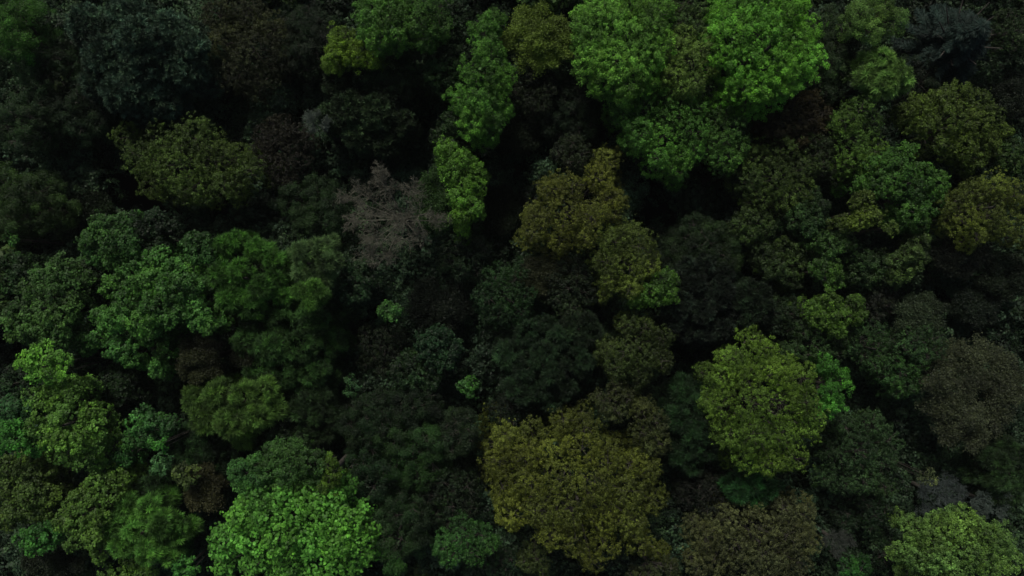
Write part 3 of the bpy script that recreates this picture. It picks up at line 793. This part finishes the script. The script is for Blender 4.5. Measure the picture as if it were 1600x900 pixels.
tree(F_, 'green feathery tree right of the olive sycamore', 226, 830, 68, 58, 21, 'tuft', (58, 104, 46),
     [(200, 790, 20), (232, 795, 20), (175, 820, 22), (212, 825, 26), (250, 820, 24), (275, 835, 18), (190, 855, 22), (230, 862, 24), (262, 868, 20)], 0.5)
tree(N_, 'dark brown leafy-twigged shrub left of the large bright sycamore', 318, 765, 34, 42, 17, 'budding', (66, 56, 46), None, (62, 56, 36))
tree(S_, 'small beige-green lobe on the dark brown shrub', 290, 743, 24, 17, 19, 'maple', (66, 78, 44))
tree(B_, 'dark green tree above the green feathery one', 250, 770, 42, 30, 15, 'tuft', (28, 52, 30))
tree(B_, 'large bright green sycamore at the bottom edge', 452, 828, 124, 82, 23, 'disc', (76, 142, 56),
     [(405, 785, 24), (440, 785, 24), (480, 785, 26), (515, 785, 24), (375, 810, 24), (415, 808, 28), (455, 805, 30), (500, 812, 30), (540, 815, 24), (350, 850, 26), (390, 848, 28), (435, 845, 30), (480, 850, 30), (525, 850, 28), (558, 850, 20), (350, 885, 24), (400, 885, 28), (450, 888, 30), (500, 888, 28), (548, 885, 24), (572, 872, 12)], 0.35)
tree(B_, 'dark teal crown on the upper left shoulder of the large bright sycamore', 385, 740, 36, 34, 21, 'round', (48, 94, 52),
     [(372, 738, 18), (395, 728, 17), (400, 752, 16), (378, 760, 14)])
tree(B_, 'dull green crown on the upper shoulder of the large bright sycamore', 462, 728, 60, 44, 21.5, 'round', (48, 86, 44),
     [(500, 750, 20), (440, 762, 18), (475, 755, 20), (430, 720, 20), (460, 708, 20), (485, 728, 20), (450, 740, 20), (415, 738, 15)])
tree(B_, 'yellow-green narrow crown at the upper right of the large bright sycamore', 514, 742, 17, 30, 21, 'spray', (62, 92, 22),
     [(512, 726, 11), (518, 745, 12), (510, 762, 11)], 0.5)
tree(B_, 'dim maple between feathery tree and the bright sycamore', 430, 680, 52, 30, 14, 'maple', (26, 46, 28))
tree(S_, 'light green leaves at the bottom edge under the green feathery tree', 205, 894, 56, 14, 18, 'maple', (66, 104, 44))
tree(S_, 'fresh green young tree at the bottom edge left of the large bright sycamore', 292, 886, 24, 18, 19, 'maple', (54, 116, 50))
tree(N_, 'dark grey-brown twigs at the bottom edge near the left corner', 78, 882, 62, 20, 15, 'budding', (54, 50, 46), None, (40, 44, 30))
tree(B_, 'dark teal tree between the large bright sycamore and the black cleft', 575, 745, 38, 58, 16, 'soft', (24, 50, 32))
tree(B_, 'dim green tree with soft lobes left of the very large oak', 640, 708, 58, 48, 17, 'soft', (34, 66, 34),
     [(645, 705, 28), (612, 735, 16), (665, 690, 22), (620, 690, 24), (650, 740, 24), (675, 725, 20)])
tree(B_, 'dark green tree above the soft-lobed dim tree', 575, 655, 44, 38, 14, 'soft', (24, 44, 28))
tree(B_, 'very dark tree right above the soft-lobed dim tree', 650, 638, 44, 30, 13, 'soft', (20, 38, 24))
tree(B_, 'grey-green small crown left of the very large oak', 716, 676, 26, 34, 14, 'soft', (32, 48, 36))
tree(B_, 'dark grey-green tree above the teal-green mound at the bottom', 700, 780, 48, 50, 13, 'fine', (24, 42, 28))
tree(B_, 'medium teal-green mound at the bottom left of the very large oak', 730, 852, 60, 34, 19, 'fine', (44, 88, 44),
     [(692, 858, 18), (720, 842, 20), (752, 838, 20), (738, 865, 20), (768, 852, 15), (702, 875, 14)])
tree(B_, 'dim green tree right of the large bright sycamore at the bottom', 625, 825, 42, 48, 15, 'soft', (30, 56, 34))
tree(S_, 'small brighter green crown at the bottom edge under the dim green tree', 615, 882, 22, 18, 18, 'soft', (40, 84, 36))
tree(B_, 'dark teal undertree at the bottom edge right of the teal-green mound', 790, 890, 30, 24, 13, 'fine', (22, 46, 32))

tree(F_, 'dark feathery tree between the loose green lobes and the dark brown shrub', 295, 700, 44, 32, 14, 'tuft', (26, 50, 30))
tree(F_, 'dark grey-green feathery tree right of the small bluish-green ball', 330, 715, 36, 26, 13, 'tuft', (24, 44, 30))
tree(B_, 'dull dark green tree in the gap under the wide sycamore', 175, 612, 48, 26, 13, 'maple', (22, 44, 26))
tree(B_, 'dim green tree between the olive crown pair and the slate conifer', 1062, 400, 24, 40, 11, 'soft', (22, 38, 24))
tree(B_, 'dim brownish-green tree left of the oval olive-green crown', 1290, 245, 30, 40, 14, 'fine', (34, 46, 26))
tree(B_, 'dark leafy tree in the hollow left of the speckled olive crown', 700, 30, 26, 34, 14, 'round', (24, 46, 26))

# ------------------------------------------------------------------ the wood beyond the frame
def build_surrounding():
    rng = np.random.default_rng(5)
    st = dict(leaf=.6, asp=.7, rc=.9, dens=1.1, cov=.9, rag=.15, up=.4)
    Q, T, A = [], [], []
    pts = []
    hx, hy = 800 * W0 * 82 / 1600 + 7, 450 * W0 * 82 / 1600 + 7
    for _ in range(4000):
        x, y = rng.uniform(-105, 105), rng.uniform(-75, 75)
        if abs(x) < hx and abs(y) < hy:
            continue
        if all((x - p[0]) ** 2 + (y - p[1]) ** 2 > 55 for p in pts):
            pts.append((x, y))
    for x, y in pts:
        R = rng.uniform(3.5, 5.5); z = rng.uniform(13, 20)
        lobes = [(x + rng.normal() * R * .4, y + rng.normal() * R * .4, z - R - rng.uniform(0, 2), R * .6, R * .6, R * .6) for _ in range(5)]
        q, t, a = leafy_lobes(rng, lobes, st, 0.4)
        Q.append(q); T.append(t * rng.uniform(.5, 2.0)); A.append(np.clip(a + rng.uniform(0, .5), 0, 1))
    me = quads_to_mesh('surrounding_forest', np.concatenate(Q), dict(tint=np.concatenate(T), age=np.concatenate(A)))
    o = link('surrounding_forest', me, M_LEAF, color=(0.03, 0.06, 0.02))
    o['kind'] = 'stuff'; o['label'] = 'green forest canopy carrying on around the clearing of view'; o['category'] = 'forest'
build_surrounding()
# ------------------------------------------------------------------ thin haze volume, added to lift the black gaps slightly
def build_haze():
    bpy.ops.mesh.primitive_cube_add(size=1, location=(0, 0, 53))
    o = bpy.context.object
    o.name = 'haze'; o.scale = (1400, 1400, 114)
    m = bpy.data.materials.new('air'); m.use_nodes = True
    N, L = m.node_tree.nodes, m.node_tree.links
    N.clear()
    v = N.new('ShaderNodeVolumePrincipled')
    v.inputs['Color'].default_value = (0.86, 0.92, 0.95, 1)
    v.inputs['Density'].default_value = 0.00005
    out = N.new('ShaderNodeOutputMaterial')
    L.new(v.outputs[0], out.inputs['Volume'])
    o.data.materials.append(m)
    o['kind'] = 'stuff'; o['label'] = 'thin even haze added over the forest to lift the black gaps'; o['category'] = 'haze'
build_haze()
print('trees', COUNT[0], 'polys', sum(len(m.polygons) for m in bpy.data.meshes))
